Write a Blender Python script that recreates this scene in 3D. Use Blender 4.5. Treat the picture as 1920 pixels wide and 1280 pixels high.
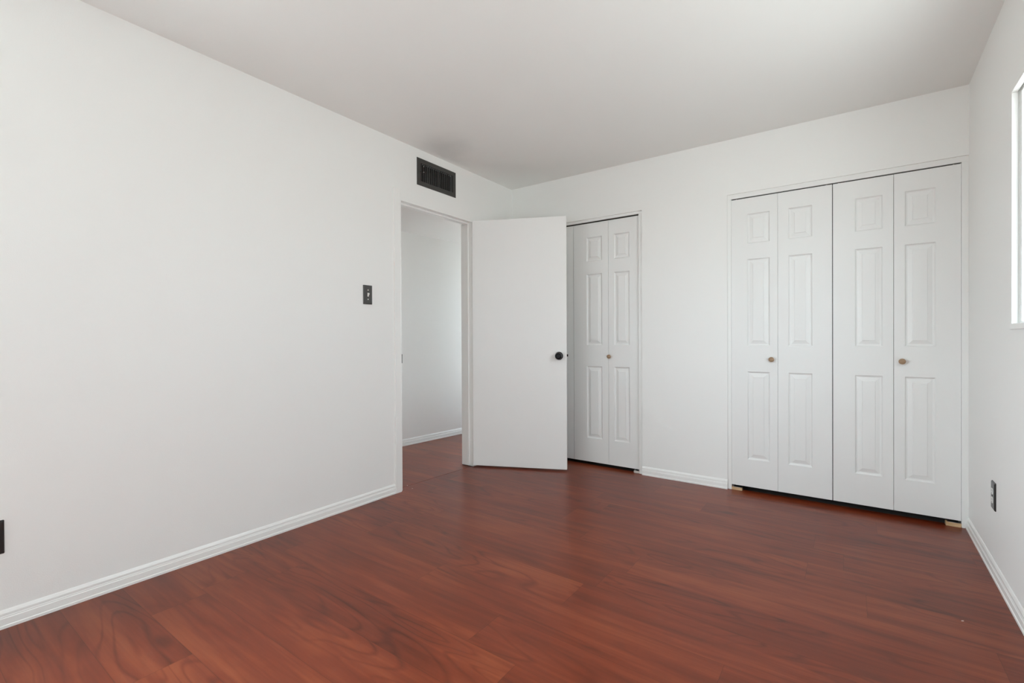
import bpy, bmesh, math, random
from mathutils import Vector, Matrix

for o in list(bpy.data.objects):
    bpy.data.objects.remove(o, do_unlink=True)
SC = bpy.context.scene
COL = SC.collection

# ------------------------------------------------------------------ camera
cd = bpy.data.cameras.new('camera')
cam = bpy.data.objects.new('camera', cd)
COL.objects.link(cam)
cd.sensor_width = 36.0
cd.lens = 881.5 / 1920 * 36.0
cd.clip_start = 0.02
R_ = Vector((0.81341829, 0.58166255, -0.00439993)).normalized()
F_ = Vector((-0.58167881, 0.8134032, -0.00499998)).normalized()
U_ = R_.cross(F_).normalized()
cam.matrix_world = Matrix(((R_.x, U_.x, -F_.x, 2.5381), (R_.y, U_.y, -F_.y, -3.5572),
                           (R_.z, U_.z, -F_.z, 1.0571), (0, 0, 0, 1)))
SC.camera = cam

# ------------------------------------------------------------------ world: hazy daylight over sunlit pale ground
w = bpy.data.worlds.new('world')
SC.world = w
w.use_nodes = True
nt = w.node_tree
nt.nodes.clear()
out = nt.nodes.new('ShaderNodeOutputWorld')
bg = nt.nodes.new('ShaderNodeBackground')
tc = nt.nodes.new('ShaderNodeTexCoord')
sx = nt.nodes.new('ShaderNodeSeparateXYZ')
def ramp(stops, src):
    r = nt.nodes.new('ShaderNodeValToRGB')
    r.color_ramp.elements[0].position, r.color_ramp.elements[0].color = stops[0][0], (*stops[0][1], 1)
    r.color_ramp.elements[1].position, r.color_ramp.elements[1].color = stops[-1][0], (*stops[-1][1], 1)
    for p_, c_ in stops[1:-1]:
        r.color_ramp.elements.new(p_).color = (*c_, 1)
    nt.links.new(src, r.inputs['Fac'])
    return r.outputs[0]


def mrange(src, a_, b__, c_=0.0, d_=1.0):
    m_ = nt.nodes.new('ShaderNodeMapRange')
    for k_, v_ in (('From Min', a_), ('From Max', b__), ('To Min', c_), ('To Max', d_)):
        m_.inputs[k_].default_value = v_
    nt.links.new(src, m_.inputs['Value'])
    return m_.outputs[0]


nt.links.new(tc.outputs['Generated'], sx.inputs[0])
zf = mrange(sx.outputs['Z'], -1, 1)
SKY_E, SKY_S = 0.78, 3.45      # clear sky to the east, bright hazy sky on the sun's side
GND_E, GND_S = (0.61, 0.65, 0.65), (1.10, 1.17, 1.16)
base_sky = [(0.515, (0.832, 0.942, 1.013)), (1.0, (0.647, 0.788, 0.931))]
east = ramp([(0.485, GND_E)] + [(p_, tuple(v_ * SKY_E for v_ in c_)) for p_, c_ in base_sky], zf)
west = ramp([(0.485, GND_S)] + [(p_, tuple(min(v_ * SKY_S, 4) for v_ in c_)) for p_, c_ in base_sky], zf)
side = mrange(sx.outputs['X'], -0.02, -0.20)
mixc = nt.nodes.new('ShaderNodeMix')
mixc.data_type = 'RGBA'
nt.links.new(side, mixc.inputs[0])
nt.links.new(east, mixc.inputs[6])
nt.links.new(west, mixc.inputs[7])
nt.links.new(mixc.outputs[2], bg.inputs['Color'])
bg.inputs['Strength'].default_value = 7.5
nt.links.new(bg.outputs[0], out.inputs[0])

SC.view_settings.view_transform = 'Standard'
SC.view_settings.look = 'None'
SC.view_settings.gamma = 1
SC.view_settings.use_curve_mapping = False
SC.view_settings.exposure = 0.08
try:
    SC.cycles.max_bounces = 16
    SC.cycles.diffuse_bounces = 12
    SC.cycles.glossy_bounces = 6
except Exception:
    pass

H = 2.44
W = 3.0778
YR = -5.0          # rear wall, behind the camera
SK = -0.0192        # the right wall runs very slightly out of square


def portal(name, mat, sx_, sy_):
    l = bpy.data.lights.new(name, 'AREA')
    l.shape = 'RECTANGLE'
    l.size = sx_
    l.size_y = sy_
    l.cycles.is_portal = True
    o = bpy.data.objects.new(name, l)
    o.matrix_world = mat
    COL.objects.link(o)
    return o


# window openings (local frame of the wall: y along it, z up)
W1Y0, W1Y1, W1Z0, W1Z1 = -2.46, -0.915, 1.087, 2.032
W2Y0, W2Y1, W2Z0 = -4.90, -3.40, 0.85  # opening added behind the camera for extra daylight
HY1, HY0 = 1.15, -2.6     # hallway extent
RW = Matrix.Translation((W, 0, 0)) @ Matrix.Rotation(SK, 4, 'Z')
portal('window_portal', RW @ Matrix.Translation((0.115, (W1Y0 + W1Y1) / 2, (W1Z0 + W1Z1) / 2)) @ Matrix.Rotation(math.pi / 2, 4, 'Y'),
       W1Z1 - W1Z0, W1Y1 - W1Y0)
portal('window_portal', Matrix.Translation((-0.118, (W2Y0 + W2Y1) / 2, (W2Z0 + W1Z1) / 2)) @ Matrix.Rotation(-math.pi / 2, 4, 'Y'),
       W1Z1 - W2Z0, W2Y1 - W2Y0)
portal('window_portal', Matrix.Translation((-0.58, HY1 + 0.11, 1.125)) @ Matrix.Rotation(math.pi / 2, 4, 'X').inverted() @ Matrix.Rotation(math.pi, 4, 'X'),
       0.58, 1.75)


# ------------------------------------------------------------------ materials
def newmat(name):
    m = bpy.data.materials.new(name)
    m.use_nodes = True
    t = m.node_tree
    b = t.nodes['Principled BSDF']
    return m, t, b


def N(t, typ, **kw):
    n = t.nodes.new(typ)
    for k, v in kw.items():
        if hasattr(n, k):
            setattr(n, k, v)
        else:
            n.inputs[k].default_value = v
    return n


def paint(name, col, rough, bump=0.0, scale=260.0, spec=0.5, stretch=None):
    m, t, b = newmat(name)
    b.inputs['Base Color'].default_value = (*col, 1)
    b.inputs['Roughness'].default_value = rough
    b.inputs['Specular IOR Level'].default_value = spec
    g = N(t, 'ShaderNodeNewGeometry')
    n2 = N(t, 'ShaderNodeTexNoise', Scale=0.9, Detail=2.0)
    t.links.new(g.outputs['Position'], n2.inputs['Vector'])
    mx = N(t, 'ShaderNodeMapRange')
    mx.inputs['To Min'].default_value = 0.985
    mx.inputs['To Max'].default_value = 1.015
    hs = N(t, 'ShaderNodeHueSaturation')
    hs.inputs['Color'].default_value = (*col, 1)
    t.links.new(n2.outputs['Fac'], mx.inputs['Value'])
    t.links.new(mx.outputs[0], hs.inputs['Value'])
    t.links.new(hs.outputs[0], b.inputs['Base Color'])
    if bump:
        tc_ = N(t, 'ShaderNodeTexCoord')
        mpn = N(t, 'ShaderNodeMapping')
        if stretch:
            mpn.inputs['Scale'].default_value = stretch
        n = N(t, 'ShaderNodeTexNoise', Scale=scale, Detail=3.0)
        bp = N(t, 'ShaderNodeBump', Strength=bump, Distance=0.001)
        t.links.new(tc_.outputs['Object'], mpn.inputs[0])
        t.links.new(mpn.outputs[0], n.inputs['Vector'])
        t.links.new(n.outputs['Fac'], bp.inputs['Height'])
        t.links.new(bp.outputs[0], b.inputs['Normal'])
    return m


def plain(name, col, rough, metal=0.0, spec=0.5, coat=0.0):
    m, t, b = newmat(name)
    n = N(t, 'ShaderNodeTexNoise', Scale=60.0, Detail=2.0)
    tc_ = N(t, 'ShaderNodeTexCoord')
    t.links.new(tc_.outputs['Object'], n.inputs['Vector'])
    hs = N(t, 'ShaderNodeHueSaturation')
    hs.inputs['Color'].default_value = (*col, 1)
    mr = N(t, 'ShaderNodeMapRange')
    mr.inputs['To Min'].default_value = 0.95
    mr.inputs['To Max'].default_value = 1.05
    t.links.new(n.outputs['Fac'], mr.inputs['Value'])
    t.links.new(mr.outputs[0], hs.inputs['Value'])
    t.links.new(hs.outputs[0], b.inputs['Base Color'])
    b.inputs['Roughness'].default_value = rough
    b.inputs['Metallic'].default_value = metal
    b.inputs['Specular IOR Level'].default_value = spec
    b.inputs['Coat Weight'].default_value = coat
    return m


M_WALL = paint('white_wall_paint', (0.868, 0.866, 0.846), 0.55, 0.25, 240)
M_CEIL = paint('white_ceiling_paint', (0.872, 0.872, 0.850), 0.75, 0.2, 200)


def dark_patch(m, centre, radius, amount):
    t = m.node_tree
    b = t.nodes['Principled BSDF']
    src = b.inputs['Base Color'].links[0].from_socket
    g = N(t, 'ShaderNodeNewGeometry')
    n = N(t, 'ShaderNodeTexNoise', Scale=9.0, Detail=3.0)
    t.links.new(g.outputs['Position'], n.inputs['Vector'])
    d_ = N(t, 'ShaderNodeVectorMath', operation='DISTANCE')
    d_.inputs[1].default_value = centre
    t.links.new(g.outputs['Position'], d_.inputs[0])
    a_ = N(t, 'ShaderNodeMath', operation='MULTIPLY_ADD')
    a_.inputs[1].default_value = 0.14
    t.links.new(n.outputs['Fac'], a_.inputs[0])
    t.links.new(d_.outputs['Value'], a_.inputs[2])
    r_ = N(t, 'ShaderNodeMapRange', interpolation_type='SMOOTHSTEP')
    r_.inputs['From Min'].default_value = 0.05
    r_.inputs['From Max'].default_value = radius + 0.07
    r_.inputs['To Min'].default_value = 1.0 - amount
    r_.inputs['To Max'].default_value = 1.0
    t.links.new(a_.outputs[0], r_.inputs['Value'])
    h_ = N(t, 'ShaderNodeHueSaturation')
    t.links.new(src, h_.inputs['Color'])
    t.links.new(r_.outputs[0], h_.inputs['Value'])
    t.links.new(h_.outputs[0], b.inputs['Base Color'])


dark_patch(M_CEIL, (0.20, -1.10, 2.44), 0.28, 0.13)      # soft darker patch on the ceiling near the vent
M_FRAME = paint('closet_trim_paint', (0.845, 0.845, 0.825), 0.4, 0.08, 90)
M_TRIM = paint('white_trim_gloss', (0.875, 0.872, 0.85), 0.32, 0.08, 90)
M_DOOR = paint('white_door_paint', (0.875, 0.87, 0.855), 0.38, 0.06, 60)
M_LEAF = paint('white_embossed_door', (0.825, 0.825, 0.810), 0.40, 0.22, 60, 0.5, (4.0, 4.0, 0.25))
M_HALL = paint('hallway_paint', (0.865, 0.845, 0.825), 0.55, 0.2, 240)
M_DARK = plain('closet_shade_black', (0.02, 0.018, 0.016), 0.9)  # near-black colour stands in for the shade inside the closed closets
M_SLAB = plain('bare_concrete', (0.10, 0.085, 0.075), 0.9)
M_BLACK = plain('black_plastic', (0.018, 0.016, 0.015), 0.28)
M_BRONZE = plain('dark_bronze_paint', (0.045, 0.042, 0.038), 0.42)
M_SWITCH = plain('dark_glossy_plate', (0.035, 0.033, 0.030), 0.18, 0.0, 0.6, 0.5)
M_KNOB = plain('black_metal', (0.02, 0.02, 0.022), 0.12, 0.9, 0.6)
M_FIN = plain('louver_paint', (0.085, 0.083, 0.078), 0.38)
M_DUCT = plain('duct_interior', (0.006, 0.006, 0.006), 0.9)
M_STEEL = plain('steel', (0.62, 0.62, 0.60), 0.3, 1.0)
M_IVORY = plain('white_plastic', (0.80, 0.79, 0.76), 0.35)
M_ALU = plain('white_window_frame', (0.86, 0.87, 0.86), 0.28)
M_CHIP = plain('white_paint_chip', (0.75, 0.66, 0.62), 0.7)


def woodmat(name, c1, c2):
    m, t, b = newmat(name)
    tc_ = N(t, 'ShaderNodeTexCoord')
    mpn = N(t, 'ShaderNodeMapping')
    mpn.inputs['Scale'].default_value = (20, 140, 140)
    n = N(t, 'ShaderNodeTexNoise', Scale=1.0, Detail=4.0)
    r = N(t, 'ShaderNodeValToRGB')
    r.color_ramp.elements[0].position = 0.35
    r.color_ramp.elements[0].color = (*c1, 1)
    r.color_ramp.elements[1].position = 0.7
    r.color_ramp.elements[1].color = (*c2, 1)
    t.links.new(tc_.outputs['Object'], mpn.inputs[0])
    t.links.new(mpn.outputs[0], n.inputs['Vector'])
    t.links.new(n.outputs['Fac'], r.inputs[0])
    t.links.new(r.outputs[0], b.inputs['Base Color'])
    b.inputs['Roughness'].default_value = 0.5
    return m


M_KWOOD = woodmat('tan_wood_knob', (0.30, 0.19, 0.11), (0.42, 0.29, 0.18))
M_BLOCK = woodmat('pine_block', (0.50, 0.32, 0.16), (0.68, 0.48, 0.28))
M_PALE = woodmat('painted_block', (0.52, 0.47, 0.42), (0.66, 0.62, 0.57))


def glassmat():
    m, t, b = newmat('window_glass')
    t.nodes.remove(b)
    o = t.nodes['Material Output']
    tr = N(t, 'ShaderNodeBsdfTransparent')
    tr.inputs[0].default_value = (0.97, 0.98, 0.975, 1)
    gl = N(t, 'ShaderNodeBsdfGlossy', Roughness=0.02)
    lw_ = N(t, 'ShaderNodeLayerWeight', Blend=0.5)
    pw = N(t, 'ShaderNodeMath', operation='POWER')
    pw.inputs[1].default_value = 5.0
    t.links.new(lw_.outputs['Facing'], pw.inputs[0])
    fr = N(t, 'ShaderNodeMapRange')
    fr.inputs['To Min'].default_value = 0.03
    t.links.new(pw.outputs[0], fr.inputs['Value'])
    mx = N(t, 'ShaderNodeMixShader')
    t.links.new(fr.outputs[0], mx.inputs[0])
    t.links.new(tr.outputs[0], mx.inputs[1])
    t.links.new(gl.outputs[0], mx.inputs[2])
    t.links.new(mx.outputs[0], o.inputs[0])
    return m


M_GLASS = glassmat()


def floormat():
    m, t, b = newmat('red_brown_laminate')
    L = t.links.new
    g = N(t, 'ShaderNodeNewGeometry')
    sep = N(t, 'ShaderNodeSeparateXYZ')
    L(g.outputs['Position'], sep.inputs[0])

    def math_(op, a=None, b_=None, c=None):
        n = N(t, 'ShaderNodeMath', operation=op)
        for i, v in enumerate((a, b_, c)):
            if v is None:
                continue
            if isinstance(v, (int, float)):
                n.inputs[i].default_value = v
            else:
                L(v, n.inputs[i])
        return n.outputs[0]
    PW, PL = 0.195, 1.22
    # plank rows across y, running along x
    ry = math_('DIVIDE', math_('ADD', sep.outputs['Y'], 1.146 + PW * 30), PW)
    row = math_('FLOOR', ry)
    fy = math_('FRACT', ry)
    offs = N(t, 'ShaderNodeTexWhiteNoise', noise_dimensions='1D')
    L(row, offs.inputs['W'])
    # two rows get their end joint where the photo shows one
    rowoff = math_('MULTIPLY', offs.outputs['Value'], PL)
    rx = math_('DIVIDE', math_('ADD', math_('ADD', sep.outputs['X'], rowoff), 20), PL)
    cx = math_('FLOOR', rx)
    fx = math_('FRACT', rx)
    comb = N(t, 'ShaderNodeCombineXYZ')
    L(row, comb.inputs[0])
    L(cx, comb.inputs[1])
    pid = N(t, 'ShaderNodeTexWhiteNoise', noise_dimensions='2D')
    L(comb.outputs[0], pid.inputs['Vector'])
    # per plank shifted coordinates
    idv = N(t, 'ShaderNodeVectorMath', operation='SCALE')
    idv.inputs['Scale'].default_value = 7.0
    L(pid.outputs['Color'], idv.inputs[0])
    pos = N(t, 'ShaderNodeVectorMath', operation='ADD')
    L(g.outputs['Position'], pos.inputs[0])
    L(idv.outputs[0], pos.inputs[1])

    def stretched(sc, sx__, sy__, detail, rough=0.55, dist=0.0):
        mm = N(t, 'ShaderNodeMapping')
        mm.inputs['Scale'].default_value = (sx__, sy__, 1)
        L(pos.outputs[0], mm.inputs[0])
        n = N(t, 'ShaderNodeTexNoise', Scale=sc, Detail=detail, Roughness=rough, Distortion=dist)
        L(mm.outputs[0], n.inputs['Vector'])
        return n.outputs['Fac']
    # cathedral grain: contour lines of a smooth stretched field
    field = stretched(1.0, 0.75, 4.8, 2.0, 0.4, 0.5)
    rings = math_('PINGPONG', math_('MULTIPLY', field, 15.0), 0.5)
    rings = math_('MULTIPLY', rings, 2.0)
    ringr = N(t, 'ShaderNodeValToRGB')
    ringr.color_ramp.elements[0].position = 0.0
    ringr.color_ramp.elements[0].color = (0, 0, 0, 1)
    ringr.color_ramp.elements[1].position = 0.34
    ringr.color_ramp.elements[1].color = (1, 1, 1, 1)
    L(rings, ringr.inputs[0])
    fine = stretched(1.0, 4.0, 70.0, 3.0, 0.55)
    streak = stretched(1.0, 1.4, 20.0, 4.0, 0.55, 0.4)
    blotch = stretched(1.0, 1.3, 3.6, 3.0, 0.55, 0.5)
    gm = N(t, 'ShaderNodeMapRange', interpolation_type='SMOOTHSTEP')
    gm.inputs['From Min'].default_value = 0.42
    gm.inputs['From Max'].default_value = 0.62
    gm.inputs['To Min'].default_value = 0.15
    L(stretched(1.0, 0.8, 3.0, 1.0), gm.inputs['Value'])
    gmask = gm.outputs[0]
    # base colour
    r = N(t, 'ShaderNodeValToRGB')
    cr = r.color_ramp
    cr.elements[0].position = 0.30
    cr.elements[0].color = (0.074, 0.0125, 0.0046, 1)
    cr.elements[1].position = 0.72
    cr.elements[1].color = (0.300, 0.076, 0.026, 1)
    mid = cr.elements.new(0.5)
    mid.color = (0.176, 0.0315, 0.0110, 1)
    mixv = math_('ADD', math_('MULTIPLY', streak, 0.40), math_('MULTIPLY', blotch, 0.36))
    mixv = math_('ADD', mixv, math_('MULTIPLY', fine, 0.12))
    mixv = math_('ADD', mixv, math_('MULTIPLY', pid.outputs['Value'], 0.05))
    mixv = math_('ADD', mixv, math_('MULTIPLY', math_('MULTIPLY', math_('SUBTRACT', ringr.outputs[0], 1.0), gmask), 0.11))
    mixv = math_('ADD', mixv, 0.035)
    L(mixv, r.inputs[0])
    # knots
    vm = N(t, 'ShaderNodeMapping')
    vm.inputs['Scale'].default_value = (1.1, 2.6, 1)
    L(pos.outputs[0], vm.inputs[0])
    vo = N(t, 'ShaderNodeTexVoronoi', Scale=1.25)
    L(vm.outputs[0], vo.inputs['Vector'])
    kn = N(t, 'ShaderNodeMapRange', interpolation_type='SMOOTHSTEP')
    kn.inputs['From Min'].default_value = 0.02
    kn.inputs['From Max'].default_value = 0.11
    kn.inputs['To Min'].default_value = 0.62
    kn.inputs['To Max'].default_value = 1.0
    L(vo.outputs['Distance'], kn.inputs['Value'])
    # joints
    ey = math_('MULTIPLY', math_('MINIMUM', fy, math_('SUBTRACT', 1.0, fy)), PW)
    ex = math_('MULTIPLY', math_('MINIMUM', fx, math_('SUBTRACT', 1.0, fx)), PL)
    ed = math_('MINIMUM', ex, ey)
    jr = N(t, 'ShaderNodeMapRange')
    jr.inputs['From Min'].default_value = 0.0002
    jr.inputs['From Max'].default_value = 0.0014
    jr.inputs['To Min'].default_value = 0.62
    jr.inputs['To Max'].default_value = 1.0
    L(ed, jr.inputs['Value'])
    mul = math_('MULTIPLY', kn.outputs[0], jr.outputs[0])
    hs = N(t, 'ShaderNodeHueSaturation')
    L(r.outputs[0], hs.inputs['Color'])
    L(mul, hs.inputs['Value'])
    L(hs.outputs[0], b.inputs['Base Color'])
    b.inputs['Roughness'].default_value = 0.30
    b.inputs['Specular IOR Level'].default_value = 0.28
    rr = N(t, 'ShaderNodeMapRange')
    rr.inputs['To Min'].default_value = 0.26
    rr.inputs['To Max'].default_value = 0.33
    L(streak, rr.inputs['Value'])
    L(rr.outputs[0], b.inputs['Roughness'])
    return m


M_FLOOR = floormat()


# ------------------------------------------------------------------ mesh helpers
def link(name, bm, mat, parent=None, loc=None, rotz=0.0, mats=None, smooth=False):
    bmesh.ops.recalc_face_normals(bm, faces=bm.faces)
    me = bpy.data.meshes.new(name)
    bm.to_mesh(me)
    bm.free()
    for mm in (mats or [mat]):
        me.materials.append(mm)
    if smooth:
        for p in me.polygons:
            p.use_smooth = True
        try:
            me.set_sharp_from_angle(angle=math.radians(35))
        except Exception:
            pass
    o = bpy.data.objects.new(name, me)
    COL.objects.link(o)
    if loc is not None:
        o.location = loc
    o.rotation_euler = (0, 0, rotz)
    if parent:
        o.parent = parent
    return o


def empty(name, loc=(0, 0, 0), rotz=0.0):
    o = bpy.data.objects.new(name, None)
    o.empty_display_size = 0.05
    o.location = loc
    o.rotation_euler = (0, 0, rotz)
    COL.objects.link(o)
    return o


def tag(o, label, cat=None, group=None, kind=None):
    o['label'] = label
    if cat:
        o['category'] = cat
    if group:
        o['group'] = group
    if kind:
        o['kind'] = kind
    return o


def add_box(bm, x0, x1, y0, y1, z0, z1, bevel=0.0, seg=2):
    vs = [bm.verts.new((x, y, z)) for x in (x0, x1) for y in (y0, y1) for z in (z0, z1)]
    q = [(0, 1, 3, 2), (4, 6, 7, 5), (0, 4, 5, 1), (2, 3, 7, 6), (0, 2, 6, 4), (1, 5, 7, 3)]
    fs = [bm.faces.new([vs[i] for i in f]) for f in q]
    if bevel:
        es = list({e_ for f in fs for e_ in f.edges})
        bmesh.ops.bevel(bm, geom=es, offset=bevel, segments=seg, affect='EDGES', profile=0.5)


def box(x0, x1, y0, y1, z0, z1, bevel=0.0, seg=2):
    bm = bmesh.new()
    add_box(bm, x0, x1, y0, y1, z0, z1, bevel, seg)
    return bm


def add_prism(bm, prof, A, B, out_, up=Vector((0, 0, 1))):
    """profile of (outward, up) points swept from A to B"""
    A, B, out_ = Vector(A), Vector(B), Vector(out_)
    ra = [bm.verts.new(A + out_ * p[0] + up * p[1]) for p in prof]
    rb = [bm.verts.new(B + out_ * p[0] + up * p[1]) for p in prof]
    n = len(prof)
    for i in range(n):
        j = (i + 1) % n
        bm.faces.new((ra[i], ra[j], rb[j], rb[i]))
    bm.faces.new(ra)
    bm.faces.new(rb[::-1])


def add_lathe(bm, prof, origin, axis, seg=28):
    """profile of (radius, height along axis)"""
    axis = Vector(axis).normalized()
    a = axis.orthogonal().normalized()
    b_ = axis.cross(a)
    origin = Vector(origin)
    rings = []
    for r, h in prof:
        if r < 1e-6:
            rings.append([bm.verts.new(origin + axis * h)])
        else:
            rings.append([bm.verts.new(origin + axis * h + (a * math.cos(k * 2 * math.pi / seg) + b_ * math.sin(k * 2 * math.pi / seg)) * r) for k in range(seg)])
    for p, q in zip(rings[:-1], rings[1:]):
        for k in range(seg):
            l = (k + 1) % seg
            if len(p) == 1 and len(q) == 1:
                continue
            if len(p) == 1:
                bm.faces.new((p[0], q[k], q[l]))
            elif len(q) == 1:
                bm.faces.new((p[k], p[l], q[0]))
            else:
                bm.faces.new((p[k], p[l], q[l], q[k]))


def wall_bm(u0, u1, z0, z1, t0, t1, holes, place):
    """slab with rectangular holes; place(u, t, z) -> xyz"""
    us = sorted({u0, u1, *[h[0] for h in holes], *[h[1] for h in holes]})
    zs = sorted({z0, z1, *[h[2] for h in holes], *[h[3] for h in holes]})
    us = [u for u in us if u0 - 1e-9 <= u <= u1 + 1e-9]
    zs = [z for z in zs if z0 - 1e-9 <= z <= z1 + 1e-9]

    def solid(i, j):
        if i < 0 or j < 0 or i >= len(us) - 1 or j >= len(zs) - 1:
            return False
        uc, zc = (us[i] + us[i + 1]) / 2, (zs[j] + zs[j + 1]) / 2
        return not any(h[0] < uc < h[1] and h[2] < zc < h[3] for h in holes)
    bm = bmesh.new()
    cache = {}

    def v(u, t, z):
        k = (round(u, 5), round(t, 5), round(z, 5))
        if k not in cache:
            cache[k] = bm.verts.new(place(u, t, z))
        return cache[k]
    for i in range(len(us) - 1):
        for j in range(len(zs) - 1):
            if not solid(i, j):
                continue
            a, b_, c, d = us[i], us[i + 1], zs[j], zs[j + 1]
            for t in (t0, t1):
                bm.faces.new((v(a, t, c), v(b_, t, c), v(b_, t, d), v(a, t, d)))
            if not solid(i - 1, j):
                bm.faces.new((v(a, t0, c), v(a, t1, c), v(a, t1, d), v(a, t0, d)))
            if not solid(i + 1, j):
                bm.faces.new((v(b_, t0, c), v(b_, t1, c), v(b_, t1, d), v(b_, t0, d)))
            if not solid(i, j - 1):
                bm.faces.new((v(a, t0, c), v(b_, t0, c), v(b_, t1, c), v(a, t1, c)))
            if not solid(i, j + 1):
                bm.faces.new((v(a, t0, d), v(b_, t0, d), v(b_, t1, d), v(a, t1, d)))
    return bm


# ------------------------------------------------------------------ shell
DY0, DY1, DZ = -1.344, -0.565, 2.040          # doorway in the left wall
C1X0, C1X1, C1Z = 0.012, 1.236, 2.053         # closet opening behind the door
C2X0, C2X1, C2Z = 1.850, 3.0775, 2.0565       # wide closet opening
VY0, VY1, VZ0, VZ1 = -1.160, -0.794, 2.202, 2.356
TW = 0.115

# floors
bm = bmesh.new()
pts = [(0.0, YR), (W + 0.0778 * 0 + SK * 0 - 0.0, YR), (W, 0.0), (W, 0.045), (C2X0 - 0.0, 0.045), (C2X0, 0.0), (C1X1, 0.0),
       (C1X1, 0.045), (C1X0, 0.045), (C1X0, 0.0), (0.0, 0.0), (0.0, DY1 - 0.02), (-0.012, DY1 - 0.02), (-0.056, DY0 + 0.02), (0.0, DY0 + 0.02)]
top = [bm.verts.new((x, y, 0)) for x, y in pts]
bot = [bm.verts.new((x, y, -0.008)) for x, y in pts]
bm.faces.new(top)
bm.faces.new(bot[::-1])
for i in range(len(pts)):
    j = (i + 1) % len(pts)
    bm.faces.new((top[i], top[j], bot[j], bot[i]))
bmesh.ops.triangulate(bm, faces=[f for f in bm.faces if len(f.verts) > 4])
tag(link('floor', bm, M_FLOOR), 'red-brown wood-look laminate floor of the empty bedroom', 'floor', kind='structure')

bm = bmesh.new()
pts = [(-1.2, HY0), (-TW + 0.0, HY0), (-TW, DY0 + 0.02), (-0.060, DY0 + 0.02), (-0.016, DY1 - 0.02), (-TW, DY1 - 0.02), (-TW, HY1), (-1.2, HY1)]
top = [bm.verts.new((x, y, 0)) for x, y in pts]
bot = [bm.verts.new((x, y, -0.008)) for x, y in pts]
bm.faces.new(top)
bm.faces.new(bot[::-1])
for i in range(len(pts)):
    j = (i + 1) % len(pts)
    bm.faces.new((top[i], top[j], bot[j], bot[i]))
bmesh.ops.triangulate(bm, faces=[f for f in bm.faces if len(f.verts) > 4])
tag(link('floor_hall', bm, M_FLOOR), 'red-brown laminate floor of the hallway seen through the doorway', 'floor', kind='structure')
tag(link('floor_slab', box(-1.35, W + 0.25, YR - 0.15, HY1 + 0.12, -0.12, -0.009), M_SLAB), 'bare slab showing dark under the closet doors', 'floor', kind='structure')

# walls
tag(link('wall_left', wall_bm(YR, 0.1, 0, H, 0, -TW, [(W2Y0, W2Y1, W2Z0, W1Z1), (DY0, DY1, -1, DZ), (VY0, VY1, VZ0, VZ1)], lambda u, t, z: (t, u, z)), M_WALL),
    'white painted wall on the left with the doorway and air vent', 'wall', kind='structure')
tag(link('wall_back', wall_bm(0.0, W + 0.11, 0, H, 0, 0.10, [(C1X0, C1X1, -1, C1Z), (C2X0, C2X1, -1, C2Z)], lambda u, t, z: (u, t, z)), M_WALL),
    'white painted wall holding the two closets', 'wall', kind='structure')
o = link('wall_right', wall_bm(YR - 0.2, 0.0, 0, H, 0, TW, [(W1Y0, W1Y1, W1Z0, W1Z1)], lambda u, t, z: (t, u, z)), M_WALL, loc=(W, 0, 0), rotz=SK)
tag(o, 'white painted wall on the right with the window', 'wall', kind='structure')
tag(link('wall_rear', wall_bm(-TW, W + 0.12, 0, H, YR, YR - TW, [], lambda u, t, z: (u, t, z)), M_WALL),
    'white painted wall behind the viewpoint', 'wall', kind='structure')
tag(link('ceiling', box(-TW, W + 0.12, YR - TW, 0.10, H, H + 0.1), M_CEIL), 'plain white painted ceiling of the bedroom', 'ceiling', kind='structure')

# closets
tag(link('wall_closet', wall_bm(-TW, W + 0.11, 0, H, 0.70, 0.78, [], lambda u, t, z: (u, t, z)), M_DARK), 'rear wall inside the closets, coloured black for the unlit interior', 'wall', kind='structure')
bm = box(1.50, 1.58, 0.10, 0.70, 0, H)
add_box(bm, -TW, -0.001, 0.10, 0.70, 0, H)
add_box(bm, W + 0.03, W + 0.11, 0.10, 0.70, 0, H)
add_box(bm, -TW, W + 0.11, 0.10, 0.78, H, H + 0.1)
tag(link('wall_closet_side', bm, M_DARK), 'side walls inside the closets, coloured black for the unlit interior', 'wall', kind='structure')

# hallway: far wall slightly out of parallel with the bedroom wall
hx = lambda y: -1.0165 + 0.0834 * y
bm = bmesh.new()
v = [bm.verts.new(p) for p in ((hx(HY0) - 0.01, HY0, 0), (hx(HY1) - 0.01, HY1, 0), (hx(HY1) - 0.01, HY1, 2.2), (hx(HY0) - 0.01, HY0, 2.2),
                               (-1.35, HY0, 0), (-1.35, HY1, 0), (-1.35, HY1, 2.2), (-1.35, HY0, 2.2))]
for f in ((0, 1, 2, 3), (4, 5, 6, 7), (0, 1, 5, 4), (3, 2, 6, 7), (0, 3, 7, 4), (1, 2, 6, 5)):
    bm.faces.new([v[i] for i in f])
tag(link('wall_hall', bm, M_HALL), 'white hallway wall seen through the doorway', 'wall', kind='structure')
tag(link('ceiling_hall', box(-1.35, -TW, HY0, HY1, 2.128, 2.2), M_HALL), 'low white hallway ceiling seen through the doorway', 'ceiling', kind='structure')
tag(link('wall_hall_end', wall_bm(-1.35, -TW, 0, 2.2, HY1, HY1 + 0.1, [(-0.88, -0.28, 0.25, 2.0)], lambda u, t, z: (u, t, z)), M_WALL),
    'white end wall of the hallway', 'wall', kind='structure')
tag(link('wall_hall_near', box(-1.35, -TW, HY0 - 0.1, HY0, 0, 2.2), M_WALL), 'white near end wall of the hallway', 'wall', kind='structure')
tag(link('wall_hall_side', box(-TW, -TW + 0.02, 0.10, HY1 + 0.1, 0, 2.2), M_WALL), 'white side wall at the far end of the hallway', 'wall', kind='structure')

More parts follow.
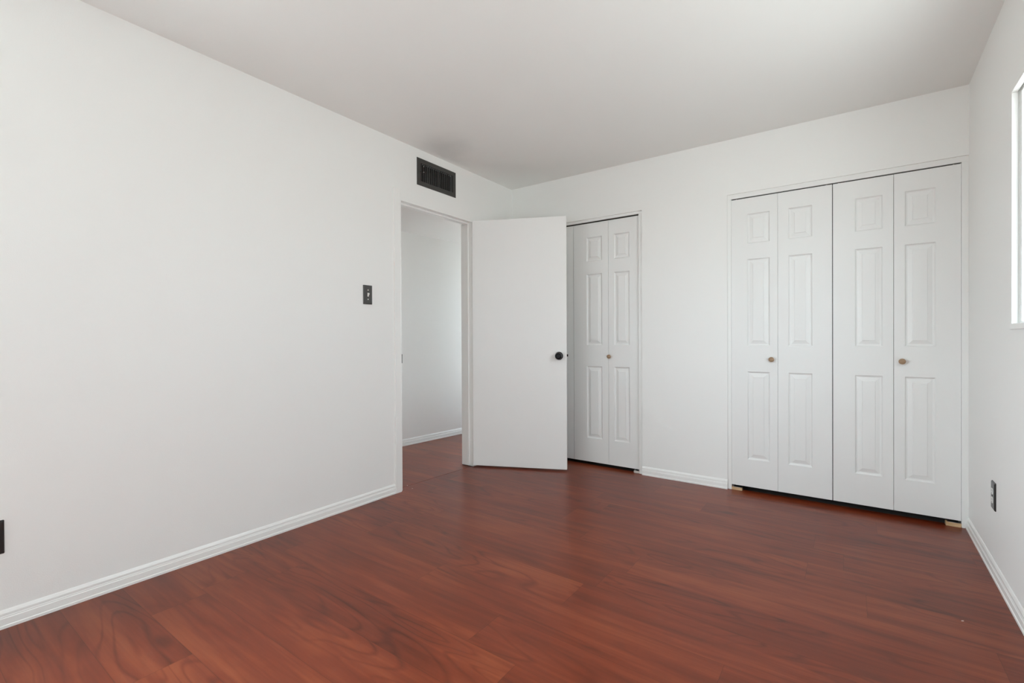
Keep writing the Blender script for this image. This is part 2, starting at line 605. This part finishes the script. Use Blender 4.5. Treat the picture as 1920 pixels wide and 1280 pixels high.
# baseboards
BP = [(0, 0), (0.013, 0), (0.013, 0.010), (0.0105, 0.0125), (0.0105, 0.036), (0.0085, 0.039), (0.0085, 0.0425), (0.0072, 0.045),
      (0.0072, 0.054), (0.004, 0.062), (0.0015, 0.066), (0, 0.066)]


def baseboard(name, A, B, out_, label, loc=(0, 0, 0), rotz=0):
    bm_ = bmesh.new()
    add_prism(bm_, BP, A, B, out_)
    return tag(link(name, bm_, M_TRIM, loc=loc, rotz=rotz), label, 'baseboard', kind='structure')


baseboard('baseboard_left', (0, YR, 0), (0, -1.401, 0), (1, 0, 0), 'white grooved baseboard along the left wall')
baseboard('baseboard_back', (C1X1, 0, 0), (C2X0, 0, 0), (0, -1, 0), 'short white baseboard between the two closets')
baseboard('baseboard_right', (0, YR - 0.1, 0), (0, 0, 0), (-1, 0, 0), 'white grooved baseboard along the right wall', (W, 0, 0), SK)
baseboard('baseboard_rear', (0, YR, 0), (W, YR, 0), (0, 1, 0), 'white baseboard behind the viewpoint')
bm = bmesh.new()
add_prism(bm, BP, (hx(HY0) - 0.01, HY0, 0), (hx(HY1) - 0.01, HY1, 0), Vector((1, -0.0834, 0)).normalized())
tag(link('baseboard_hall', bm, M_TRIM), 'white baseboard at the foot of the hallway wall', 'baseboard', kind='structure')

# ------------------------------------------------------------------ doorway casing strip and jambs
bm = bmesh.new()
prof = [(0, 0)]
for k in range(7):                                   # rounded edge towards the opening
    a = math.pi / 2 * k / 6
    prof.append((0.057 - 0.009 + 0.009 * math.sin(math.pi / 2 - a) if k else 0.057, 0.004 + 0.009 * math.sin(a)))
prof += [(0.002, 0.013), (0, 0.011)]
ra = [bm.verts.new((d, -1.401 + u, 0.0)) for u, d in prof]
rb = [bm.verts.new((d, -1.401 + u, 2.102)) for u, d in prof]
rc = [bm.verts.new((d * 0.9, -1.401 + u, 2.103)) for u, d in prof]
n = len(prof)
for a_, b_ in ((ra, rb), (rb, rc)):
    for i in range(n):
        j = (i + 1) % n
        bm.faces.new((a_[i], a_[j], b_[j], b_[i]))
bm.faces.new(ra)
bm.faces.new(rc[::-1])
tag(link('trim_1', bm, M_TRIM), 'flat white casing strip on the left side of the doorway', 'trim', kind='structure')

t = tag(empty('trim_2', (0, DY0, 0)), 'white jambs and door stop lining the open doorway', 'door frame', kind='structure')
JT = 0.012
bm = box(-TW - 0.003, 0.0, 0.0, JT, 0, DZ - JT, 0.0015)
add_box(bm, -0.080, -0.042, JT, JT + 0.011, 0, DZ - JT - 0.011, 0.0015)
link('jamb', bm, M_TRIM, t)
bm = box(-TW - 0.003, 0.0, DY1 - DY0 - JT * 0.2, DY1 - DY0, 0.004, DZ - JT, 0.0008)
add_box(bm, -TW - 0.002, -0.042, DY1 - DY0 - 0.013, DY1 - DY0 - 0.002, 0.004, DZ - JT - 0.011, 0.0015)
link('jamb', bm, M_TRIM, t)
bm = box(-TW - 0.003, 0.0, 0, DY1 - DY0, DZ - JT, DZ, 0.0015)
add_box(bm, -0.080, -0.042, 0, DY1 - DY0, DZ - JT - 0.012, DZ - JT + 0.001, 0.0015)
link('head_jamb', bm, M_TRIM, t)
sp = link('strike_plate', box(-0.040, 0.0035, JT - 0.001, JT + 0.0012, 0.893, 0.955, 0.0005), M_KNOB, t)
sp['label'] = 'black strike plate on the left jamb'

# ------------------------------------------------------------------ hinged slab door
hinge = Vector((0.004, -0.574, 0))
dvec = Vector((0.716, 0.319, 0))
ang = math.atan2(dvec.y, dvec.x)
d = tag(empty('door_1', hinge, ang), 'plain white slab door standing open into the room with black knob', 'door', kind='structure')
DW, DT = 0.776, 0.035
link('slab', box(0.0, DW, 0.0, DT, 0.013, 2.036, 0.0015), M_DOOR, d)
kx, kz = DW - 0.060, 0.922
bm = bmesh.new()
add_lathe(bm, [(0, 0), (0.032, 0), (0.0325, 0.003), (0.030, 0.007), (0.024, 0.009), (0.012, 0.010)], (kx, 0, kz), (0, -1, 0), 36)
ro = link('rosette', bm, M_KNOB, d, smooth=True)
bm = bmesh.new()
add_lathe(bm, [(0.012, 0.008), (0.011, 0.024), (0.013, 0.030), (0.022, 0.036), (0.027, 0.044), (0.0275, 0.052), (0.025, 0.059), (0.018, 0.063), (0.0165, 0.0605), (0, 0.0595)],
          (kx, 0, kz), (0, -1, 0), 36)
link('knob', bm, M_KNOB, d, smooth=True)
bm = bmesh.new()
add_lathe(bm, [(0, 0), (0.032, 0), (0.0325, 0.003), (0.030, 0.007), (0.012, 0.010), (0.011, 0.024), (0.022, 0.036), (0.0275, 0.050), (0.018, 0.063), (0, 0.0635)], (kx, DT, kz), (0, 1, 0), 36)
link('knob', bm, M_KNOB, d, smooth=True)
bm = box(DW - 0.0005, DW + 0.0015, DT / 2 - 0.012, DT / 2 + 0.012, kz - 0.028, kz + 0.028, 0.0005)
link('latch_plate', bm, M_TRIM, d)
bm = bmesh.new()
vs = [bm.verts.new(p) for p in ((DW, 0.007, kz - 0.006), (DW, 0.026, kz - 0.006), (DW, 0.026, kz + 0.012), (DW, 0.007, kz + 0.012),
                                (DW + 0.012, 0.007, kz - 0.006), (DW + 0.003, 0.026, kz - 0.006), (DW + 0.003, 0.026, kz + 0.012), (DW + 0.012, 0.007, kz + 0.012))]
for f in ((0, 1, 2, 3), (4, 5, 6, 7), (0, 1, 5, 4), (3, 2, 6, 7), (0, 3, 7, 4), (1, 2, 6, 5)):
    bm.faces.new([vs[i] for i in f])
link('latch_bolt', bm, M_KNOB, d)
for z in (0.25, 1.02, 1.80):
    bm = bmesh.new()
    add_lathe(bm, [(0, 0), (0.0045, 0.001), (0.0045, 0.088), (0, 0.09)], (-0.003, DT * 0.4, z - 0.045), (0, 0, 1), 12)
    link('hinge', bm, M_TRIM, d, smooth=True)

# ------------------------------------------------------------------ bifold closet doors
PZ = [(1.705, 1.907), (1.004, 1.598), (0.225, 0.828)]


def leaf_bm(w, px0, px1, zb, zt, th=0.030):
    """moulded leaf: front at y=0 facing -y, x 0..w"""
    bm_ = bmesh.new()
    xs = [0.0, px0, px1, w]
    zs = sorted([zb, zt] + [z for p in PZ for z in p])
    cache = {}

    def v_(x, y, z):
        k = (round(x, 5), round(y, 5), round(z, 5))
        if k not in cache:
            cache[k] = bm_.verts.new((x, y, z))
        return cache[k]
    for i in range(3):
        for j in range(len(zs) - 1):
            zc = (zs[j] + zs[j + 1]) / 2
            if i == 1 and any(a < zc < b_ for a, b_ in PZ):
                continue
            bm_.faces.new((v_(xs[i], 0, zs[j]), v_(xs[i + 1], 0, zs[j]), v_(xs[i + 1], 0, zs[j + 1]), v_(xs[i], 0, zs[j + 1])))
    for a, b_ in PZ:
        prev = None
        for ins, dep in ((0.0, 0.0), (0.0015, 0.0014), (0.004, 0.0056), (0.008, 0.0088), (0.013, 0.0096), (0.034, 0.0036), (0.0350, 0.0010), (0.038, 0.0006)):
            ring = [v_(px0 + ins, dep, a + ins), v_(px1 - ins, dep, a + ins), v_(px1 - ins, dep, b_ - ins), v_(px0 + ins, dep, b_ - ins)]
            if prev:
                for k in range(4):
                    l = (k + 1) % 4
                    bm_.faces.new((prev[k], prev[l], ring[l], ring[k]))
            prev = ring
        bm_.faces.new(prev)
    # sides and back
    for j in range(len(zs) - 1):
        for x in (0.0, w):
            bm_.faces.new((v_(x, 0, zs[j]), v_(x, 0, zs[j + 1]), v_(x, th, zs[j + 1]), v_(x, th, zs[j])))
    for i in range(3):
        for z in (zb, zt):
            bm_.faces.new((v_(xs[i], 0, z), v_(xs[i + 1], 0, z), v_(xs[i + 1], th, z), v_(xs[i], th, z)))
        for j in range(len(zs) - 1):
            bm_.faces.new((v_(xs[i], th, zs[j]), v_(xs[i + 1], th, zs[j]), v_(xs[i + 1], th, zs[j + 1]), v_(xs[i], th, zs[j + 1])))
    return bm_


def wood_knob(x, z, parent, loc):
    bm_ = bmesh.new()
    add_lathe(bm_, [(0, 0), (0.009, 0), (0.008, 0.008), (0.0085, 0.012), (0.014, 0.015), (0.0168, 0.020), (0.0165, 0.025), (0.013, 0.029), (0.006, 0.031), (0, 0.0315)], (0, 0, 0), (0, -1, 0), 28)
    k = link('knob', bm_, M_KWOOD, parent, loc=(x - loc[0], -0.0003, z), smooth=True)
    k['label'] = 'small round tan wooden knob'


def bifold(n_, yf, zb, zt, leaves, knob, label):
    x0 = leaves[0][0]
    e_ = tag(empty('door_%d' % n_, (x0, yf, 0)), label, 'closet door', kind='structure')
    for (a, b_, p0, p1) in leaves:
        link('door_leaf', leaf_bm(b_ - a, p0 - a, p1 - a, zb, zt), M_LEAF, e_, loc=(a - x0, 0, 0))
    for z in (0.30, 1.02, 1.78):
        xa = leaves[0][1] - x0
        link('hinge', box(xa - 0.02, xa + 0.02, 0.0305, 0.0325, z - 0.03, z + 0.03), M_STEEL, e_)
    wood_knob(knob[0], knob[1], e_, (x0,))
    for a in (leaves[0][0] + 0.03, leaves[1][1] - 0.03):
        bm_ = bmesh.new()
        add_lathe(bm_, [(0, 0), (0.004, 0), (0.004, 0.013), (0, 0.013)], (a - x0, 0.015, zt), (0, 0, 1), 12)
        link('pivot_pin', bm_, M_STEEL, e_)
    return e_


Y2, Y1 = 0.009, 0.030
bifold(2, Y2, 0.037, 2.0165, [(1.8750, 2.157, 1.975, 2.111), (2.1582, 2.4565, 2.219, 2.351)], (2.122, 0.914),
       'left bifold of the wide closet, white with moulded panels')
bifold(3, Y2, 0.037, 2.0165, [(2.4605, 2.7555, 2.572, 2.705), (2.7575, 3.0475, 2.807, 2.942)], (2.794, 0.917),
       'right bifold of the wide closet, white, next to the corner')
bifold(4, Y1, 0.027, 2.0235, [(0.045, 0.330, 0.135, 0.270), (0.332, 0.6225, 0.385, 0.520)], (0.300, 0.914),
       'bifold of the narrow closet mostly hidden behind the open door')
bifold(5, Y1, 0.027, 2.0235, [(0.6265, 0.942, 0.747, 0.887), (0.944, 1.2035, 0.992, 1.124)], (0.955, 0.912),
       'bifold of the narrow closet showing beside the open door')


def closet_frame(n_, x0, x1, z1, yb, jl, jr, hz, label):
    e_ = tag(empty('trim_%d' % n_, (x0, 0, 0)), label, 'closet frame', kind='structure')
    w_ = x1 - x0
    link('jamb', box(0.0, jl, yb, 0.10, 0, hz, 0.001), M_FRAME, e_)
    link('jamb', box(w_ - jr, w_, yb, 0.10, 0, hz, 0.001), M_FRAME, e_)
    link('head_jamb', box(0.0, w_, yb, 0.10, hz, z1, 0.001), M_FRAME, e_)
    tr_ = link('track', box(jl + 0.004, w_ - jr - 0.004, yb + 0.012, yb + 0.034, hz - 0.003, hz + 0.0), M_BRONZE, e_)
    tr_['label'] = 'dark overhead door track'
    return e_


closet_frame(3, C1X0, C1X1, C1Z, 0.012, 0.028, 0.031, 2.0325, 'white trim framing the narrow closet behind the open door')
closet_frame(4, C2X0, C2X1, C2Z, 0.008, 0.024, 0.029, 2.0245, 'white trim framing the wide closet')


def block(name, x0, x1, y0, y1, h, mat, label, plate=True):
    e_ = tag(empty(name, ((x0 + x1) / 2, (y0 + y1) / 2, 0)), label, 'door bracket', 'floor pivots of the closet doors')
    w_, dd = (x1 - x0) / 2, (y1 - y0) / 2
    link('wood_block', box(-w_, w_, -dd, dd, 0, h, 0.001), mat, e_)
    bm_ = box(-w_ * 0.75, w_, -dd * 0.9, dd * 0.9, h, h + 0.0018)
    add_box(bm_, w_ * 0.98 - 0.0015 if x0 > 2.5 else -w_ * 0.75, w_ * 0.98 if x0 > 2.5 else -w_ * 0.75 + 0.0015, -dd * 0.9, dd * 0.9, h + 0.0018, h + 0.010)
    s_ = link('metal_plate', bm_, M_STEEL, e_)
    s_['label'] = 'thin metal pivot plate'
    return e_


block('pivot_bracket', 1.8745, 1.940, 0.008, 0.040, 0.020, M_BLOCK, 'pine block with metal plate under the left end of the wide closet doors')
block('pivot_bracket', 2.984, 3.048, 0.004, 0.040, 0.022, M_BLOCK, 'pine block with metal plate under the wide closet doors by the corner')
block('pivot_bracket', 1.160, 1.204, 0.014, 0.050, 0.016, M_PALE, 'pale painted block under the narrow closet door beside the baseboard')

# ------------------------------------------------------------------ air vent (left wall, above the doorway)
vx = tag(empty('air_vent', (0, -0.977, 2.279)), 'dark rectangular wall air vent with vertical louvers above the doorway', 'air vent')
vw, vh = 0.206, 0.099
ow, oh = 0.170, 0.066
bm = bmesh.new()
rings = []
for (a, b_, dx) in ((vw, vh, 0.0), (vw, vh, 0.003), (vw - 0.004, vh - 0.004, 0.006), (ow + 0.004, oh + 0.004, 0.006), (ow, oh, 0.004), (ow, oh, -0.012)):
    rings.append([bm.verts.new((dx, sy * a, sz * b_)) for sy, sz in ((-1, -1), (1, -1), (1, 1), (-1, 1))])
for p, q in zip(rings[:-1], rings[1:]):
    for k in range(4):
        l = (k + 1) % 4
        bm.faces.new((p[k], p[l], q[l], q[k]))
link('frame', bm, M_BRONZE, vx)
bm = bmesh.new()
for k in range(17):
    y = -ow + 0.010 + k * (2 * ow - 0.020) / 16
    wob = 0.5 if k in (3, 4, 9) else 0.0
    A = math.radians(4 + 34 * wob)
    cs, sn = math.cos(A) * 0.0042, math.sin(A) * 0.0042
    th = 0.0011
    vs = []
    for s in (-1, 1):
        for tt in (-th, th):
            for zz in (-oh, oh):
                vs.append(bm.verts.new((-0.0005 + cs * s, y + sn * s + tt, zz)))
    for f in ((0, 1, 3, 2), (4, 6, 7, 5), (0, 4, 5, 1), (2, 3, 7, 6), (0, 2, 6, 4), (1, 5, 7, 3)):
        bm.faces.new([vs[i] for i in f])
link('louvers', bm, M_FIN, vx)
bm = bmesh.new()
bx = 0.100
for f in ([(-bx, -ow, -oh), (-bx, ow, -oh), (-bx, ow, oh), (-bx, -ow, oh)], [(-0.017, -ow, -oh), (-bx, -ow, -oh), (-bx, -ow, oh), (-0.017, -ow, oh)],
          [(-0.017, ow, -oh), (-bx, ow, -oh), (-bx, ow, oh), (-0.017, ow, oh)], [(-0.017, -ow, -oh), (-bx, -ow, -oh), (-bx, ow, -oh), (-0.017, ow, -oh)],
          [(-0.017, -ow, oh), (-bx, -ow, oh), (-bx, ow, oh), (-0.017, ow, oh)]):
    bm.faces.new([bm.verts.new(p) for p in f])
link('duct_box', bm, M_DUCT, vx)
bm = bmesh.new()
add_box(bm, 0.0, 0.014, -ow + 0.016, -ow + 0.020, -0.002, 0.040, 0.001)
add_box(bm, 0.006, 0.012, -ow - 0.012, -ow + 0.018, -0.004, 0.001, 0.001)
link('damper_lever', bm, M_BLACK, vx)
for z in (0.002, 0.042):
    bm = bmesh.new()
    add_lathe(bm, [(0.0035, 0), (0.003, 0.0015), (0, 0.002)], (0.0135, -ow + 0.020, z), (1, 0, 0), 10)
    link('rivet', bm, M_IVORY, vx, smooth=True)
for y in (-vw + 0.015, vw - 0.015):
    bm = bmesh.new()
    add_lathe(bm, [(0.004, 0), (0.0035, 0.0015), (0, 0.002)], (0.006, y, -0.004), (1, 0, 0), 12)
    link('screw', bm, M_BRONZE, vx, smooth=True)


# ------------------------------------------------------------------ switch and outlets
def cover_plate(mat, w_=0.035, h_=0.0575):
    bm_ = bmesh.new()
    rings_ = []
    for ins, dx in ((0.0, 0.0), (0.0, 0.002), (0.0015, 0.0042), (0.0045, 0.006), (0.008, 0.0065)):
        rg = []
        rad = 0.003
        for cy, cz, a0 in ((1, 1, 0), (-1, 1, 90), (-1, -1, 180), (1, -1, 270)):
            for k in range(4):
                a = math.radians(a0 + 30 * k)
                rg.append(bm_.verts.new((dx, cy * (w_ - ins - rad) + rad * math.cos(a), cz * (h_ - ins - rad) + rad * math.sin(a))))
        rings_.append(rg)
    nn = len(rings_[0])
    for p_, q_ in zip(rings_[:-1], rings_[1:]):
        for k in range(nn):
            l = (k + 1) % nn
            bm_.faces.new((p_[k], p_[l], q_[l], q_[k]))
    bm_.faces.new(rings_[-1])
    bm_.faces.new(rings_[0][::-1])
    return bm_


def screw(parent, z, mat, y=0.0):
    bm_ = bmesh.new()
    add_lathe(bm_, [(0.0040, 0), (0.0036, 0.0012), (0, 0.0016)], (0.0063, y, z), (1, 0, 0), 14)
    return link('screw', bm_, mat, parent, smooth=True)


s = tag(empty('light_switch', (0, -1.6185, 1.349)), 'black light switch plate with white toggle on the left wall beside the doorway', 'light switch')
link('cover_plate', cover_plate(M_BLACK, 0.035, 0.062), M_SWITCH, s)
bm = box(0.0062, 0.0075, -0.0052, 0.0052, -0.012, 0.012, 0.0004)
vs = [bm.verts.new(p) for p in ((0.007, -0.004, -0.006), (0.007, 0.004, -0.006), (0.007, 0.004, 0.006), (0.007, -0.004, 0.006),
                                (0.017, -0.0032, 0.003), (0.017, 0.0032, 0.003), (0.016, 0.0032, 0.0105), (0.016, -0.0032, 0.0105))]
for f in ((0, 1, 2, 3), (4, 5, 6, 7), (0, 1, 5, 4), (3, 2, 6, 7), (0, 3, 7, 4), (1, 2, 6, 5)):
    bm.faces.new([vs[i] for i in f])
link('toggle', bm, M_IVORY, s)
screw(s, 0.030, M_IVORY)
screw(s, -0.030, M_IVORY)


def outlet(loc, rotz, label, rec):
    e_ = tag(empty('wall_outlet', loc, rotz), label, 'electrical outlet')
    link('cover_plate', cover_plate(M_BLACK, 0.036, 0.062), M_BLACK, e_)
    for z in (0.0195, -0.0195):
        bm_ = bmesh.new()
        rg = []
        for k in range(24):
            a = 2 * math.pi * k / 24
            rg.append((0.0165 * math.cos(a), max(-0.0135, min(0.0135, 0.0175 * math.sin(a)))))
        lo = [bm_.verts.new((0.006, y_, z + z_)) for y_, z_ in rg]
        hi = [bm_.verts.new((0.0082, y_ * 0.97, z + z_ * 0.97)) for y_, z_ in rg]
        for k in range(24):
            l = (k + 1) % 24
            bm_.faces.new((lo[k], lo[l], hi[l], hi[k]))
        bm_.faces.new(hi)
        r_ = link('receptacle', bm_, rec, e_)
        bm_ = bmesh.new()
        for y_ in (-0.0065, 0.0065):
            add_box(bm_, 0.008, 0.0084, y_ - 0.001, y_ + 0.001, z - 0.001, z + 0.008)
        add_box(bm_, 0.008, 0.0084, -0.0022, 0.0022, z - 0.010, z - 0.006)
        link('slots', bm_, M_DUCT, r_)
    screw(e_, 0.0, M_BRONZE)
    return e_


outlet((0, -3.276, 0.337), 0.0, 'black outlet plate low on the left wall at the left edge', M_BLACK)
lw = RW @ Vector((0, -0.616, 0.352))
outlet(lw, math.pi + SK, 'black outlet plate with white sockets low on the right wall near the closet', M_IVORY)


# ------------------------------------------------------------------ windows
def window(name, mat_world, w_, h_, label, fixed=False):
    """local: x outward through the wall, y along, z up, origin at lower corner nearest the room"""
    e_ = bpy.data.objects.new(name, None)
    COL.objects.link(e_)
    e_.matrix_world = mat_world
    tag(e_, label, 'window', kind='structure')
    T_ = 0.022

    def ring(x0, x1, ty, tz, ins=0.0, bev=0.002):
        bm_ = bmesh.new()
        add_box(bm_, x0, x1, ins, w_ - ins, ins, ins + tz, bev)
        add_box(bm_, x0, x1, ins, w_ - ins, h_ - ins - tz, h_ - ins, bev)
        add_box(bm_, x0, x1, ins, ins + ty, ins + tz, h_ - ins - tz, bev)
        add_box(bm_, x0, x1, w_ - ins - ty, w_ - ins, ins + tz, h_ - ins - tz, bev)
        return bm_
    if fixed:          # one large fixed pane in a slim frame near the outside
        link('window_frame', ring(0.095, 0.113, 0.012, 0.012), M_ALU, e_)
        link('glass_pane', box(0.102, 0.106, 0.012, w_ - 0.012, 0.012, h_ - 0.012), M_GLASS, e_)
        return e_
    bm_ = bmesh.new()
    add_box(bm_, -0.0035, 0.016, 0.0, w_, h_ - T_, h_, 0.0015)
    add_box(bm_, -0.0015, 0.016, 0.0, 0.005, T_, h_ - T_, 0.001)
    add_box(bm_, -0.0015, 0.016, w_ - 0.005, w_, T_, h_ - T_, 0.001)
    link('window_liner', bm_, M_TRIM, e_)
    link('window_sill', box(-0.006, 0.018, -0.002, w_ + 0.002, 0.0, T_, 0.0015), M_TRIM, e_)
    link('window_frame', ring(0.021, 0.060, 0.024, 0.024, 0.006), M_ALU, e_)
    bm_ = box(0.021, 0.060, w_ * 0.5 - 0.015, w_ * 0.5 + 0.015, 0.024, h_ - 0.024, 0.002)
    link('mullion', bm_, M_ALU, e_)
    link('window_return', ring(0.060, 0.113, 0.004, 0.004), M_WALL, e_)
    link('glass_pane', box(0.042, 0.046, 0.022, w_ - 0.022, 0.022, h_ - 0.022), M_GLASS, e_)
    return e_


window('window_1', RW @ Matrix.Translation((0, W1Y0, W1Z0)), W1Y1 - W1Y0, W1Z1 - W1Z0, 'white framed window in the right wall cut by the right edge')
window('added_window_2', Matrix.Translation((0, W2Y1, W2Z0)) @ Matrix.Rotation(math.pi, 4, 'Z'), W2Y1 - W2Y0, W1Z1 - W2Z0, 'unseen window added in the left wall behind the viewpoint to light the room', True)  # added out of view, brightens the walls the right-hand window leaves dim
window('added_window_3', Matrix.Translation((-0.88, HY1, 0.25)) @ Matrix.Rotation(math.pi / 2, 4, 'Z') @ Matrix.Translation((0, -0.60, 0)), 0.60, 1.75, 'unseen window added at the end of the hallway to light it')  # added out of view as the hallway's light source


# ------------------------------------------------------------------ specks of paint on the floor
def chip(x, y, a, b_, ang_, label):
    bm_ = bmesh.new()
    random.seed(int(x * 1000))
    r1 = []
    for k in range(7):
        th_ = 2 * math.pi * k / 7
        rr_ = random.uniform(0.8, 1.15)
        r1.append((a * rr_ * math.cos(th_), b_ * rr_ * math.sin(th_)))
    lo = [bm_.verts.new((p[0], p[1], 0.0)) for p in r1]
    hi = [bm_.verts.new((p[0] * 0.8, p[1] * 0.8, 0.0016)) for p in r1]
    for k in range(7):
        l = (k + 1) % 7
        bm_.faces.new((lo[k], lo[l], hi[l], hi[k]))
    bm_.faces.new(hi)
    bm_.faces.new(lo[::-1])
    tag(link('paint_chip', bm_, M_CHIP, loc=(x, y, 0.0001), rotz=ang_), label, 'debris', 'pale specks on the floor')


chip(-0.060 + 0.0, -1.235, 0.004, 0.0025, 0.3, 'pale speck on the hallway floor just past the doorway threshold')
chip(0.022, -1.262, 0.004, 0.002, 0.8, 'pale speck on the bedroom side of the doorway threshold')
chip(2.884, -1.163, 0.006, 0.0015, 0.6, 'tiny pale splinter on the floor near the right wall baseboard')
